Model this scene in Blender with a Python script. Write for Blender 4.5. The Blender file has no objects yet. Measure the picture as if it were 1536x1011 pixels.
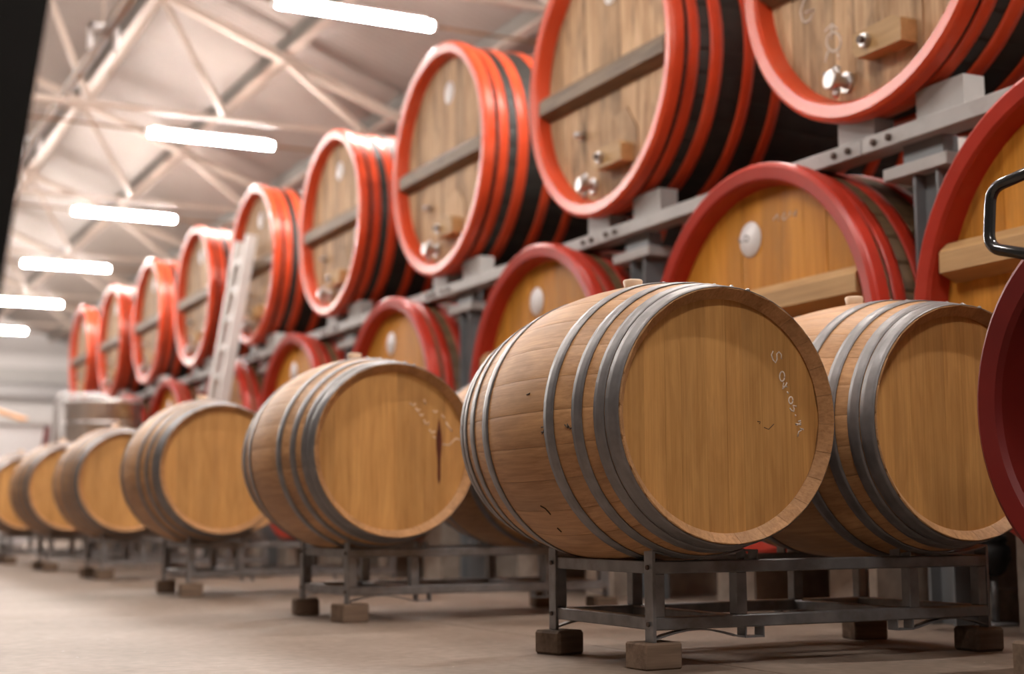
import bpy, math, random
from mathutils import Vector, Matrix
random.seed(7)
PI = math.pi
SC = bpy.context.scene
COL = SC.collection

# ------------------------------------------------------------------ camera
F_PX, CAM_H = 2240.0, 0.352
YAW, PITCH, ROLL = math.radians(26.3), math.radians(6.97), math.radians(-0.3)
_f = Vector((math.sin(YAW)*math.cos(PITCH), math.cos(YAW)*math.cos(PITCH), math.sin(PITCH)))
_r = Vector((math.cos(YAW), -math.sin(YAW), 0.0))
_u = _r.cross(_f)
_R = _r*math.cos(ROLL) + _u*math.sin(ROLL)
_U = -_r*math.sin(ROLL) + _u*math.cos(ROLL)
cam_data = bpy.data.cameras.new('camera')
cam = bpy.data.objects.new('camera', cam_data)
COL.objects.link(cam)
cam.matrix_world = Matrix(((_R.x, _U.x, -_f.x, 0), (_R.y, _U.y, -_f.y, 0), (_R.z, _U.z, -_f.z, CAM_H), (0, 0, 0, 1)))
cam_data.sensor_width = 36.0
cam_data.lens = F_PX*36.0/1536.0
cam_data.clip_start = 0.02
cam_data.dof.use_dof = True
cam_data.dof.focus_distance = 3.48
cam_data.dof.aperture_fstop = 2.1
SC.camera = cam

def ray(x, y):
    return _R*((x-768)/F_PX) + _U*(-(y-505.5)/F_PX) + _f
def on_x(x, y, p):            # where the sight line of a photo pixel meets the plane X = p
    d = ray(x, y); return d*(p/d.x) + Vector((0, 0, CAM_H))
def on_y(x, y, s):
    d = ray(x, y); return d*(s/d.y) + Vector((0, 0, CAM_H))

# ------------------------------------------------------------------ world, exposure
world = bpy.data.worlds.new('world'); SC.world = world
world.use_nodes = True
world.node_tree.nodes['Background'].inputs[0].default_value = (0.9, 0.88, 0.86, 1)
world.node_tree.nodes['Background'].inputs[1].default_value = 0.6
SC.view_settings.view_transform = 'Standard'
SC.view_settings.look = 'None'
SC.view_settings.exposure = 0.62
SC.view_settings.gamma = 1.0
SC.view_settings.use_curve_mapping = False
TUBE_STRENGTH = 190.0

# ------------------------------------------------------------------ materials
def new_mat(name):
    m = bpy.data.materials.new(name); m.use_nodes = True
    nt = m.node_tree
    return m, nt, nt.nodes['Principled BSDF']
def N(nt, t, **kw):
    n = nt.nodes.new(t)
    for k, v in kw.items(): setattr(n, k, v)
    return n
def rgba(c): return (c[0], c[1], c[2], 1)

def plain(name, col, rough=0.5, metal=0.0, noise=0.12, scale=14.0, bump=0.0, spec=0.5, dirt=None, dirt_amt=0.5, vary=0.0):
    m, nt, b = new_mat(name)
    tc = N(nt, 'ShaderNodeTexCoord'); nz = N(nt, 'ShaderNodeTexNoise')
    oi = N(nt, 'ShaderNodeObjectInfo'); ad = N(nt, 'ShaderNodeVectorMath', operation='ADD')
    mu = N(nt, 'ShaderNodeMath', operation='MULTIPLY'); mu.inputs[1].default_value = 37.0
    nt.links.new(oi.outputs['Random'], mu.inputs[0]); nt.links.new(tc.outputs['Object'], ad.inputs[0]); nt.links.new(mu.outputs[0], ad.inputs[1])
    nt.links.new(ad.outputs[0], nz.inputs['Vector'])
    nz.inputs['Scale'].default_value = scale; nz.inputs['Detail'].default_value = 5
    cr = N(nt, 'ShaderNodeValToRGB')
    cr.color_ramp.elements[0].position = 0.3; cr.color_ramp.elements[1].position = 0.7
    cr.color_ramp.elements[0].color = rgba([c*(1-noise) for c in col]); cr.color_ramp.elements[1].color = rgba([min(1, c*(1+noise)) for c in col])
    nt.links.new(nz.outputs['Fac'], cr.inputs[0])
    out = cr.outputs[0]
    if vary:
        hs = N(nt, 'ShaderNodeHueSaturation'); mr = N(nt, 'ShaderNodeMapRange')
        mr.inputs[3].default_value = 1-vary; mr.inputs[4].default_value = 1+vary
        nt.links.new(oi.outputs['Random'], mr.inputs[0]); nt.links.new(mr.outputs[0], hs.inputs['Value']); nt.links.new(out, hs.inputs['Color']); out = hs.outputs[0]
    if dirt:
        n2 = N(nt, 'ShaderNodeTexNoise'); n2.inputs['Scale'].default_value = scale*0.6; n2.inputs['Detail'].default_value = 8; n2.inputs['Roughness'].default_value = 0.7
        nt.links.new(ad.outputs[0], n2.inputs['Vector'])
        c2 = N(nt, 'ShaderNodeValToRGB'); c2.color_ramp.elements[0].position = 0.52; c2.color_ramp.elements[1].position = 0.72
        c2.color_ramp.elements[0].color = (0, 0, 0, 1); c2.color_ramp.elements[1].color = (dirt_amt,)*3+(1,)
        nt.links.new(n2.outputs['Fac'], c2.inputs[0])
        mx = N(nt, 'ShaderNodeMixRGB'); mx.inputs[2].default_value = rgba(dirt)
        nt.links.new(c2.outputs[0], mx.inputs[0]); nt.links.new(out, mx.inputs[1]); out = mx.outputs[0]
    nt.links.new(out, b.inputs['Base Color'])
    b.inputs['Roughness'].default_value = rough; b.inputs['Metallic'].default_value = metal
    b.inputs['Specular IOR Level'].default_value = spec
    if bump:
        bp = N(nt, 'ShaderNodeBump'); bp.inputs['Strength'].default_value = bump; bp.inputs['Distance'].default_value = 0.01
        nt.links.new(nz.outputs['Fac'], bp.inputs['Height']); nt.links.new(bp.outputs[0], b.inputs['Normal'])
    return m

def wood(name, dark, light, axis='X', vary=0.18, rough=0.55, fine=60.0, stain=None, stain_amt=0.6, figure=0.5, spec=0.3):
    """timber with grain along one local axis; every board gets its own offset and tone"""
    m, nt, b = new_mat(name)
    tc = N(nt, 'ShaderNodeTexCoord'); oi = N(nt, 'ShaderNodeObjectInfo')
    mu = N(nt, 'ShaderNodeMath', operation='MULTIPLY'); mu.inputs[1].default_value = 91.0
    nt.links.new(oi.outputs['Random'], mu.inputs[0])
    ad = N(nt, 'ShaderNodeVectorMath', operation='ADD')
    nt.links.new(tc.outputs['Object'], ad.inputs[0]); nt.links.new(mu.outputs[0], ad.inputs[1])
    def mapped(al, ac):
        mp = N(nt, 'ShaderNodeMapping')
        mp.inputs['Scale'].default_value = [al if axis == a else ac for a in 'XYZ']
        nt.links.new(ad.outputs[0], mp.inputs['Vector']); return mp.outputs[0]
    n1 = N(nt, 'ShaderNodeTexNoise'); n1.inputs['Scale'].default_value = 1.0; n1.inputs['Detail'].default_value = 6; n1.inputs['Roughness'].default_value = 0.65; n1.inputs['Distortion'].default_value = 0.4
    nt.links.new(mapped(fine*0.05, fine*2.2), n1.inputs['Vector'])
    n2 = N(nt, 'ShaderNodeTexNoise'); n2.inputs['Scale'].default_value = 1.0; n2.inputs['Detail'].default_value = 3; n2.inputs['Distortion'].default_value = 1.2
    nt.links.new(mapped(fine*0.06, fine*0.35), n2.inputs['Vector'])
    mixf = N(nt, 'ShaderNodeMath', operation='MULTIPLY_ADD'); mixf.inputs[1].default_value = figure
    h = N(nt, 'ShaderNodeMath', operation='MULTIPLY'); h.inputs[1].default_value = 1-figure
    nt.links.new(n1.outputs['Fac'], h.inputs[0]); nt.links.new(n2.outputs['Fac'], mixf.inputs[0]); nt.links.new(h.outputs[0], mixf.inputs[2])
    cr = N(nt, 'ShaderNodeValToRGB')
    cr.color_ramp.elements[0].position = 0.36; cr.color_ramp.elements[1].position = 0.62
    cr.color_ramp.elements[0].color = rgba(dark); cr.color_ramp.elements[1].color = rgba(light)
    nt.links.new(mixf.outputs[0], cr.inputs[0])
    hs = N(nt, 'ShaderNodeHueSaturation'); mr = N(nt, 'ShaderNodeMapRange')
    mr.inputs[3].default_value = 1-vary; mr.inputs[4].default_value = 1+vary
    nt.links.new(oi.outputs['Random'], mr.inputs[0]); nt.links.new(mr.outputs[0], hs.inputs['Value']); nt.links.new(cr.outputs[0], hs.inputs['Color'])
    out = hs.outputs[0]
    if stain:
        n3 = N(nt, 'ShaderNodeTexNoise'); n3.inputs['Scale'].default_value = 1.0; n3.inputs['Detail'].default_value = 5; n3.inputs['Roughness'].default_value = 0.6
        nt.links.new(mapped(2.2, 7.0), n3.inputs['Vector'])
        c3 = N(nt, 'ShaderNodeValToRGB'); c3.color_ramp.elements[0].position = 0.5; c3.color_ramp.elements[1].position = 0.72
        c3.color_ramp.elements[0].color = (0, 0, 0, 1); c3.color_ramp.elements[1].color = (stain_amt,)*3+(1,)
        nt.links.new(n3.outputs['Fac'], c3.inputs[0])
        mx = N(nt, 'ShaderNodeMixRGB'); mx.inputs[2].default_value = rgba(stain)
        nt.links.new(c3.outputs[0], mx.inputs[0]); nt.links.new(out, mx.inputs[1]); out = mx.outputs[0]
    nt.links.new(out, b.inputs['Base Color'])
    b.inputs['Roughness'].default_value = rough; b.inputs['Specular IOR Level'].default_value = spec
    bp = N(nt, 'ShaderNodeBump'); bp.inputs['Strength'].default_value = 0.12; bp.inputs['Distance'].default_value = 0.004
    nt.links.new(n1.outputs['Fac'], bp.inputs['Height']); nt.links.new(bp.outputs[0], b.inputs['Normal'])
    return m

M = {}
M['oak_stave'] = wood('oak_stave', (0.34, 0.168, 0.068), (0.53, 0.295, 0.135), 'X', vary=0.10, stain=(0.20, 0.105, 0.05), stain_amt=0.55, figure=0.35)
M['oak_head'] = wood('oak_head', (0.42, 0.205, 0.06), (0.60, 0.32, 0.105), 'Z', vary=0.12, stain=(0.30, 0.15, 0.055), stain_amt=0.4, figure=0.45)
M['oak_chime'] = M['oak_stave']
M['cask_head_up'] = wood('cask_head_weathered', (0.35, 0.205, 0.105), (0.62, 0.42, 0.25), 'Z', vary=0.22, fine=34, stain=(0.11, 0.07, 0.042), stain_amt=0.85, figure=0.6, rough=0.6, spec=0.15)
M['cask_head_low'] = wood('cask_head_golden', (0.45, 0.175, 0.020), (0.63, 0.28, 0.045), 'Z', vary=0.14, fine=34, stain=(0.32, 0.15, 0.04), stain_amt=0.5, figure=0.5, rough=0.5, spec=0.15)
M['cask_bar_up'] = wood('cask_bar_weathered', (0.13, 0.085, 0.05), (0.26, 0.18, 0.11), 'Y', vary=0.1, fine=40)
M['cask_bar_low'] = wood('cask_bar_golden', (0.38, 0.22, 0.09), (0.52, 0.32, 0.14), 'Y', vary=0.1, fine=40)
M['stave_black'] = plain('stave_black_paint', (0.020, 0.019, 0.016), rough=0.55, noise=0.3, scale=9, vary=0.25)
M['stave_brown'] = wood('stave_brown_varnish', (0.07, 0.042, 0.02), (0.17, 0.10, 0.045), 'X', vary=0.2, fine=30)
M['red_up'] = plain('orange_red_paint', (0.66, 0.072, 0.022), rough=0.33, spec=0.4, noise=0.1, scale=5, dirt=(0.72, 0.30, 0.20), dirt_amt=0.22)
M['red_low'] = plain('deep_red_paint', (0.42, 0.028, 0.012), spec=0.35, rough=0.36, noise=0.12, scale=5, dirt=(0.5, 0.10, 0.06), dirt_amt=0.3)
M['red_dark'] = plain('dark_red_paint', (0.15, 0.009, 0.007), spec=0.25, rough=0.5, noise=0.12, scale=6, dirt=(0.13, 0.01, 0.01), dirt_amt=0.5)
M['hoop'] = plain('galvanised_hoop', (0.21, 0.20, 0.20), rough=0.5, metal=0.7, noise=0.18, scale=22, dirt=(0.16, 0.14, 0.13), dirt_amt=0.6)
M['rivet'] = plain('rivet_steel', (0.42, 0.40, 0.39), rough=0.35, metal=0.9)
M['galv'] = plain('galvanised_steel', (0.27, 0.27, 0.275), rough=0.5, metal=0.7, noise=0.22, scale=18, dirt=(0.17, 0.13, 0.10), dirt_amt=0.6)
M['grey_steel'] = plain('grey_painted_steel', (0.40, 0.385, 0.37), rough=0.5, metal=0.0, noise=0.08, scale=5, dirt=(0.22, 0.19, 0.17), dirt_amt=0.5)
M['grey_column'] = plain('blue_grey_steel', (0.17, 0.18, 0.19), rough=0.5, metal=0.0, noise=0.12, scale=6)
M['bolt'] = plain('rusty_bolt', (0.10, 0.07, 0.055), rough=0.6, metal=0.5)
M['block'] = wood('timber_block', (0.14, 0.095, 0.065), (0.27, 0.19, 0.135), 'X', vary=0.3, fine=40, rough=0.8)
M['bung'] = plain('silicone_bung', (0.74, 0.56, 0.40), rough=0.5, noise=0.04)
M['label'] = plain('white_label', (0.80, 0.76, 0.75), rough=0.4, noise=0.03)
M['ink'] = plain('label_ink', (0.22, 0.20, 0.20), rough=0.6, noise=0.05)
M['chalk'] = plain('chalk', (0.80, 0.68, 0.58), rough=0.95, noise=0.15, scale=120)
M['chalk_faint'] = plain('chalk_faint', (0.62, 0.44, 0.30), rough=0.95, noise=0.25, scale=90)
M['scorch'] = plain('dark_scuff', (0.05, 0.032, 0.02), rough=0.8, noise=0.3, scale=60)
M['wine'] = plain('wine_stain', (0.085, 0.018, 0.012), rough=0.35, noise=0.3, scale=30)
M['chrome'] = plain('chrome_tap', (0.60, 0.58, 0.57), rough=0.42, metal=1.0, noise=0.05)
M['plastic_blue'] = plain('blue_knob', (0.10, 0.14, 0.20), rough=0.4)
M['black_tube'] = plain('black_gloss_tube', (0.018, 0.018, 0.018), rough=0.18, noise=0.05, spec=0.8)
M['hopper'] = plain('dark_hopper_steel', (0.012, 0.011, 0.010), rough=0.75, noise=0.1, spec=0.2)
M['rubber'] = plain('black_rubber', (0.012, 0.012, 0.012), rough=0.6)
M['stainless'] = plain('stainless', (0.62, 0.60, 0.59), rough=0.3, metal=0.9, noise=0.06, scale=3)
M['alu'] = plain('aluminium', (0.70, 0.67, 0.65), rough=0.5, metal=0.1, noise=0.06, scale=8)
M['white_plastic'] = plain('white_plastic', (0.66, 0.64, 0.64), rough=0.45, noise=0.04, scale=3)
M['orange_hose'] = plain('orange_hose', (0.72, 0.36, 0.14), rough=0.4)
M['roof'] = plain('roof_sheet', (0.33, 0.275, 0.245), rough=0.42, metal=0.25, noise=0.06, scale=1.5)
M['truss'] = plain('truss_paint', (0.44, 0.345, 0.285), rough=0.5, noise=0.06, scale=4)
M['purlin_dark'] = plain('purlin_dark_steel', (0.16, 0.145, 0.13), rough=0.5, noise=0.1, scale=4)  # purlin webs in a darker steel than their flanges
M['rust_pipe'] = plain('rust_pipe', (0.17, 0.085, 0.04), rough=0.55, noise=0.25, scale=10)
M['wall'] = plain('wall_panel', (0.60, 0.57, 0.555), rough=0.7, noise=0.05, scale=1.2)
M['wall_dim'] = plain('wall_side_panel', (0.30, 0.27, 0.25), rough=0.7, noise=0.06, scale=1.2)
M['wall_band'] = plain('wall_girt', (0.40, 0.38, 0.365), rough=0.6, noise=0.06)
M['concrete'] = plain('pier_concrete', (0.36, 0.30, 0.25), rough=0.9, noise=0.2, scale=16, bump=0.2, vary=0.15)
M['concrete_dark'] = plain('kerb_concrete', (0.20, 0.17, 0.145), rough=0.9, noise=0.3, scale=20, bump=0.3)

def floor_mat():
    m, nt, b = new_mat('floor_concrete')
    tc = N(nt, 'ShaderNodeTexCoord')
    n1 = N(nt, 'ShaderNodeTexNoise'); n1.inputs['Scale'].default_value = 0.9; n1.inputs['Detail'].default_value = 7; n1.inputs['Roughness'].default_value = 0.62
    n2 = N(nt, 'ShaderNodeTexNoise'); n2.inputs['Scale'].default_value = 26; n2.inputs['Detail'].default_value = 6
    geo = N(nt, 'ShaderNodeNewGeometry')
    for n in (n1, n2): nt.links.new(geo.outputs['Position'], n.inputs['Vector'])
    cr = N(nt, 'ShaderNodeValToRGB'); cr.color_ramp.elements[0].position = 0.32; cr.color_ramp.elements[1].position = 0.7
    cr.color_ramp.elements[0].color = (0.20, 0.15, 0.115, 1); cr.color_ramp.elements[1].color = (0.325, 0.25, 0.20, 1)
    nt.links.new(n1.outputs['Fac'], cr.inputs[0])
    c2 = N(nt, 'ShaderNodeValToRGB'); c2.color_ramp.elements[0].position = 0.3; c2.color_ramp.elements[1].position = 0.7
    c2.color_ramp.elements[0].color = (0.8, 0.8, 0.8, 1); c2.color_ramp.elements[1].color = (1.08, 1.08, 1.08, 1)
    nt.links.new(n2.outputs['Fac'], c2.inputs[0])
    mx = N(nt, 'ShaderNodeMixRGB', blend_type='MULTIPLY'); mx.inputs[0].default_value = 1
    nt.links.new(cr.outputs[0], mx.inputs[1]); nt.links.new(c2.outputs[0], mx.inputs[2])
    vo = N(nt, 'ShaderNodeTexVoronoi'); vo.inputs['Scale'].default_value = 16
    nt.links.new(geo.outputs['Position'], vo.inputs['Vector'])
    lt = N(nt, 'ShaderNodeMath', operation='LESS_THAN'); lt.inputs[1].default_value = 0.055
    nt.links.new(vo.outputs['Distance'], lt.inputs[0])
    sp = N(nt, 'ShaderNodeSeparateColor'); nt.links.new(vo.outputs['Color'], sp.inputs[0])
    gt = N(nt, 'ShaderNodeMath', operation='GREATER_THAN'); gt.inputs[1].default_value = 0.8; nt.links.new(sp.outputs[0], gt.inputs[0])
    an = N(nt, 'ShaderNodeMath', operation='MULTIPLY'); nt.links.new(lt.outputs[0], an.inputs[0]); nt.links.new(gt.outputs[0], an.inputs[1])
    m2 = N(nt, 'ShaderNodeMixRGB'); m2.inputs[2].default_value = (0.6, 0.52, 0.45, 1)
    nt.links.new(an.outputs[0], m2.inputs[0]); nt.links.new(mx.outputs[0], m2.inputs[1])
    nt.links.new(m2.outputs[0], b.inputs['Base Color'])
    b.inputs['Roughness'].default_value = 0.62; b.inputs['Specular IOR Level'].default_value = 0.35
    bp = N(nt, 'ShaderNodeBump'); bp.inputs['Strength'].default_value = 0.15; bp.inputs['Distance'].default_value = 0.004
    nt.links.new(n2.outputs['Fac'], bp.inputs['Height']); nt.links.new(bp.outputs[0], b.inputs['Normal'])
    return m
M['floor'] = floor_mat()
def emit(name, col, st):
    m, nt, b = new_mat(name)
    b.inputs['Base Color'].default_value = (0.9, 0.9, 0.9, 1)
    b.inputs['Emission Color'].default_value = rgba(col); b.inputs['Emission Strength'].default_value = st
    return m
M['tube'] = emit('fluorescent_diffuser', (1.0, 0.93, 0.87), TUBE_STRENGTH)

# ------------------------------------------------------------------ mesh helpers
class MB:
    def __init__(s): s.v, s.f, s.sm = [], [], []
    def add(s, vs, fs, smooth=False):
        o = len(s.v); s.v += [tuple(v) for v in vs]
        for f in fs: s.f.append([i+o for i in f]); s.sm.append(smooth)
        return s
    def box(s, x0, x1, y0, y1, z0, z1, bev=0.0):
        if bev:
            # chamfered box: 24 corner points
            vs, idx = [], {}
            for ix, X in ((0, x0), (1, x1)):
                for iy, Y in ((0, y0), (1, y1)):
                    for iz, Z in ((0, z0), (1, z1)):
                        for ax in range(3):
                            p = [X, Y, Z]
                            for k in range(3):
                                if k != ax: p[k] += bev*(1 if (ix, iy, iz)[k] == 0 else -1)
                            idx[(ix, iy, iz, ax)] = len(vs); vs.append(p)
            fs = []
            def q(keys): fs.append([idx[k] for k in keys])
            for a in range(3):
                b, c = (a+1) % 3, (a+2) % 3
                for sgn in (0, 1):
                    ks = []
                    for ub, uc in ((0, 0), (1, 0), (1, 1), (0, 1)):
                        t = [0, 0, 0]; t[a] = sgn; t[b] = ub; t[c] = uc; ks.append((*t, a))
                    if sgn == 0: ks.reverse()
                    q(ks)
                for ub in (0, 1):        # edge chamfers along axis a
                    for uc in (0, 1):
                        t0 = [0, 0, 0]; t0[b] = ub; t0[c] = uc; t1 = list(t0); t1[a] = 1
                        q([(*t0, b), (*t1, b), (*t1, c), (*t0, c)])
            for ix in (0, 1):
                for iy in (0, 1):
                    for iz in (0, 1): q([(ix, iy, iz, 0), (ix, iy, iz, 1), (ix, iy, iz, 2)])
            return s.add(vs, fs)
        vs = [(x, y, z) for x in (x0, x1) for y in (y0, y1) for z in (z0, z1)]
        return s.add(vs, [(0, 1, 3, 2), (4, 6, 7, 5), (0, 4, 5, 1), (2, 3, 7, 6), (0, 2, 6, 4), (1, 5, 7, 3)])
    def bar(s, a, b, w, h, up=(0, 0, 1)):
        a, b = Vector(a), Vector(b); d = (b-a).normalized(); u = Vector(up)
        if abs(d.dot(u)) > 0.98: u = Vector((0, 1, 0))
        sd = d.cross(u).normalized(); u = sd.cross(d)
        vs = [p+sd*(i*w/2)+u*(j*h/2) for p in (a, b) for i, j in ((-1, -1), (1, -1), (1, 1), (-1, 1))]
        return s.add(vs, [(3, 2, 1, 0), (4, 5, 6, 7), (0, 1, 5, 4), (1, 2, 6, 5), (2, 3, 7, 6), (3, 0, 4, 7)])
    def tube(s, pts, r, n=8, closed=False, caps=True, smooth=True, flat=None):
        pts = [Vector(p) for p in pts]; k = len(pts); rs = r if isinstance(r, (list, tuple)) else [r]*k
        rings, prev = [], None
        for i, p in enumerate(pts):
            a = pts[i-1] if (i > 0 or closed) else p; b = pts[(i+1) % k] if (i < k-1 or closed) else p
            d = (b-a).normalized()
            if prev is None: u = Vector((0, 0, 1)) if abs(d.z) < 0.9 else Vector((0, 1, 0))
            else: u = prev
            u = (u-d*u.dot(d)).normalized(); w = d.cross(u); prev = u
            rings.append([p+(u*math.cos(t)+w*math.sin(t))*rs[i] for t in [2*PI*j/n for j in range(n)]])
        vs = [v for ring in rings for v in ring]; fs = []
        for i in range(k if closed else k-1):
            for j in range(n):
                a, b = i*n+j, i*n+(j+1) % n; c, d2 = ((i+1) % k)*n+(j+1) % n, ((i+1) % k)*n+j
                fs.append((a, b, c, d2))
        s.add(vs, fs, smooth)
        if caps and not closed:
            o = len(s.v)-len(vs); s.f.append([o+j for j in range(n)][::-1]); s.sm.append(False)
            s.f.append([o+(k-1)*n+j for j in range(n)]); s.sm.append(False)
        return s
    def lathe(s, prof, n=32, axis='Z', c=(0, 0, 0), smooth=True, close=False, sharp=False):
        """prof: list of (along, radius)"""
        if sharp:
            K = len(prof)
            for i in range(K if close else K-1): s.lathe([prof[i], prof[(i+1) % K]], n, axis, c, smooth, 'strip')
            return s
        vs = []
        for t, r in prof:
            for j in range(n):
                a = 2*PI*j/n; x, y = r*math.cos(a), r*math.sin(a)
                p = {'Z': (x, y, t), 'X': (t, x, y), 'Y': (y, t, x)}[axis]
                vs.append((p[0]+c[0], p[1]+c[1], p[2]+c[2]))
        fs = []; K = len(prof)
        for i in range(K if close is True else K-1):
            for j in range(n):
                i2 = (i+1) % K
                fs.append((i*n+j, i*n+(j+1) % n, i2*n+(j+1) % n, i2*n+j))
        s.add(vs, fs, smooth)
        if not close:
            o = len(s.v)-len(vs)
            if prof[0][1] > 1e-6: s.f.append([o+j for j in range(n)][::-1]); s.sm.append(False)
            if prof[-1][1] > 1e-6: s.f.append([o+(K-1)*n+j for j in range(n)]); s.sm.append(False)
        return s
    def prism(s, poly, axis, a, b):
        """polygon (2-D list) extruded along an axis from a to b"""
        def P(u, v, t): return {'X': (t, u, v), 'Y': (u, t, v), 'Z': (u, v, t)}[axis]
        n = len(poly); vs = [P(u, v, a) for u, v in poly]+[P(u, v, b) for u, v in poly]
        return s.add(vs, [list(range(n))[::-1], list(range(n, 2*n))]+[(i, (i+1) % n, n+(i+1) % n, n+i) for i in range(n)])
    def mesh(s, name, mat):
        me = bpy.data.meshes.new(name); me.from_pydata(s.v, [], s.f)
        me.polygons.foreach_set('use_smooth', s.sm)
        me.materials.append(mat)
        import bmesh
        bm = bmesh.new(); bm.from_mesh(me); bmesh.ops.recalc_face_normals(bm, faces=bm.faces); bm.to_mesh(me); bm.free()
        me.update(); return me
    def build(s, name, mat, parent=None): return ob(name, s.mesh(name, mat), parent)

def ob(name, me, parent=None):
    o = bpy.data.objects.new(name, me); COL.objects.link(o)
    if parent is not None: o.parent = parent
    return o
def empty(name, loc=(0, 0, 0), rz=0.0, parent=None):
    o = bpy.data.objects.new(name, None); COL.objects.link(o); o.location = loc; o.rotation_euler = (0, 0, rz)
    o.empty_display_size = 0.1
    if parent is not None: o.parent = parent
    return o
def tag(o, label, cat, group=None):
    o['label'] = label; o['category'] = cat
    if group: o['group'] = group
    return o
def struct(o, label=None):
    o['kind'] = 'structure'
    if label: o['label'] = label
    return o
def copy_tree(o, parent=None):
    c = o.copy(); COL.objects.link(c); c.parent = parent
    for ch in [x for x in bpy.data.objects if x.parent is o]: copy_tree(ch, c)
    return c

# ------------------------------------------------------------------ hall: floor, walls, roof
X0, X1, Y0, Y1 = -9.91, 6.09, -10.18, 33.8
RIDGE_X, SLOPE = -1.9, 0.385
def roof_h(p): return 4.86 - SLOPE*((p if p > RIDGE_X else 2*RIDGE_X-p)-4.2)
fl = struct(MB().box(X0-0.3, X1+0.3, Y0-0.3, Y1+0.3, -0.2, -0.012).build('floor', M['concrete_dark']), 'concrete hall floor cast in large slabs')
slab_cache = {}
for i in range(4):
    for j in range(11):
        x0, y0 = X0+4*i, Y0+4*j
        w, d = 4.0, min(4.0, Y1-y0)
        if d <= 0: continue
        key = (w, round(d, 3))
        if key not in slab_cache:
            g = 0.004
            slab_cache[key] = MB().box(g, w-g, g, d-g, -0.08, 0.0, 0.003).mesh('slab', M['floor'])
        o = ob('slab', slab_cache[key], fl); o.location = (x0, y0, 0)
wr = struct(MB().box(X1, X1+0.2, Y0, Y1, 0.0, roof_h(X1)-0.03).build('wall_right', M['wall']), 'pale hall wall behind the casks')
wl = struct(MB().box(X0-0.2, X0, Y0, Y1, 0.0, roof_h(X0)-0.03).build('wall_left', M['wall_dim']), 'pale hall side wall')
def gable(y, t, name, label, mt='wall'):
    poly = [(X0, 0), (X1, 0), (X1, roof_h(X1)-0.03), (RIDGE_X, roof_h(RIDGE_X)-0.03), (X0, roof_h(X0)-0.03)]
    return struct(MB().prism(poly, 'Y', y, y+t).build(name, M[mt]), label)
gb = gable(Y1, 0.2, 'wall_far', 'pale gable wall at the far end of the hall')
for z, hh, mt in ((3.35, 0.34, 'wall_band'), (2.1, 0.16, 'wall_band')):
    MB().box(X0+0.1, X1-0.1, Y1-0.10, Y1, z, z+hh).build('girt', M[mt], gb)
MB().tube([(X0+0.2, Y1-0.30, 3.14), (X1-0.2, Y1-0.30, 3.14)], 0.16, 12).build('duct', M['white_plastic'], gb)
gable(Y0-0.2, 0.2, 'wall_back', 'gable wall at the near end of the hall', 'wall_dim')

ceil = struct(empty('ceiling', (0, 0, 0)), 'underside of the corrugated steel roof')
def sheet(x_a, x_b):
    m = MB(); nw = 10; pitch = 0.1; vs = []
    for i in range(nw*4+1):
        y = i*pitch/4; z = (0, 0.018, 0.018, 0)[i % 4] + 0.06
        for x in (x_a, x_b): vs.append((x, y, roof_h(x)+z))
        
    fs = [(2*i, 2*i+1, 2*i+3, 2*i+2) for i in range(nw*4)]
    m.add(vs, fs)
    n0 = len(vs)
    m.add([(x, y, z+0.004) for x, y, z in vs], [f[::-1] for f in fs])
    return m.mesh('roof_sheet', M['roof'])
sh = [sheet(RIDGE_X, X1+0.3), sheet(X0-0.3, RIDGE_X)]
for j in range(45):
    for me in sh:
        o = ob('roof_sheet', me, ceil); o.location = (0, Y0-0.3+j*1.0, 0)
# purlins along the hall
for p in (5.35, 4.2, 3.0, 1.75, 0.5, -0.75, -3.05, -4.3, -5.55, -6.8, -8.0, -9.2):
    h = roof_h(p)
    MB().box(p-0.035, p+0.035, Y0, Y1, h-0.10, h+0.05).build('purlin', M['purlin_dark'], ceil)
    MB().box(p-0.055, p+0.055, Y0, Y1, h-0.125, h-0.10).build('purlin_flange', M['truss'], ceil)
# trusses
TR_Y = [9.35+3.95*k for k in range(-4, 6)]
def truss(y, first=[None]):
    if first[0] is None:
        t = empty('roof_truss', (0, y, 0))
        for s in (0, 1):
            xw = X1-0.05 if s == 0 else X0+0.05
            xs = (lambda x: x) if s == 0 else (lambda x: 2*RIDGE_X-x)
            def P(x, z): return (xs(x), 0, z)
            MB().bar((xw, 0, roof_h(xw)-0.16), (RIDGE_X, 0, roof_h(RIDGE_X)-0.16), 0.10, 0.07).build('top_chord', M['truss'], t)
            nodes = [4.2, 3.0, 1.75, 0.5, -0.75]
            for k, x in enumerate(nodes):
                zt = roof_h(x)-0.19
                if k == 0:
                    MB().bar(P(x, zt), P(5.0, 4.08), 0.06, 0.05).build('web', M['truss'], t)
                    MB().bar(P(x, zt), P(3.6, 4.08), 0.05, 0.05).build('web', M['truss'], t)
                else:
                    MB().bar(P(x, zt), P(x+0.62, 4.08), 0.05, 0.05).build('web', M['truss'], t)
                    MB().bar(P(x, zt), P(x-0.62, 4.08), 0.05, 0.05).build('web', M['truss'], t)
        MB().bar((X0+0.05, 0, 4.06), (X1-0.05, 0, 4.06), 0.045, 0.045).build('bottom_tie', M['truss'], t)
        tag(t, 'pale painted steel roof truss with diagonal web bars under the corrugated roof', 'truss', 'roof trusses across the hall')
        first[0] = t; return t
    c = copy_tree(first[0]); c.location.y = y; return c
for y in TR_Y: truss(y)
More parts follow.
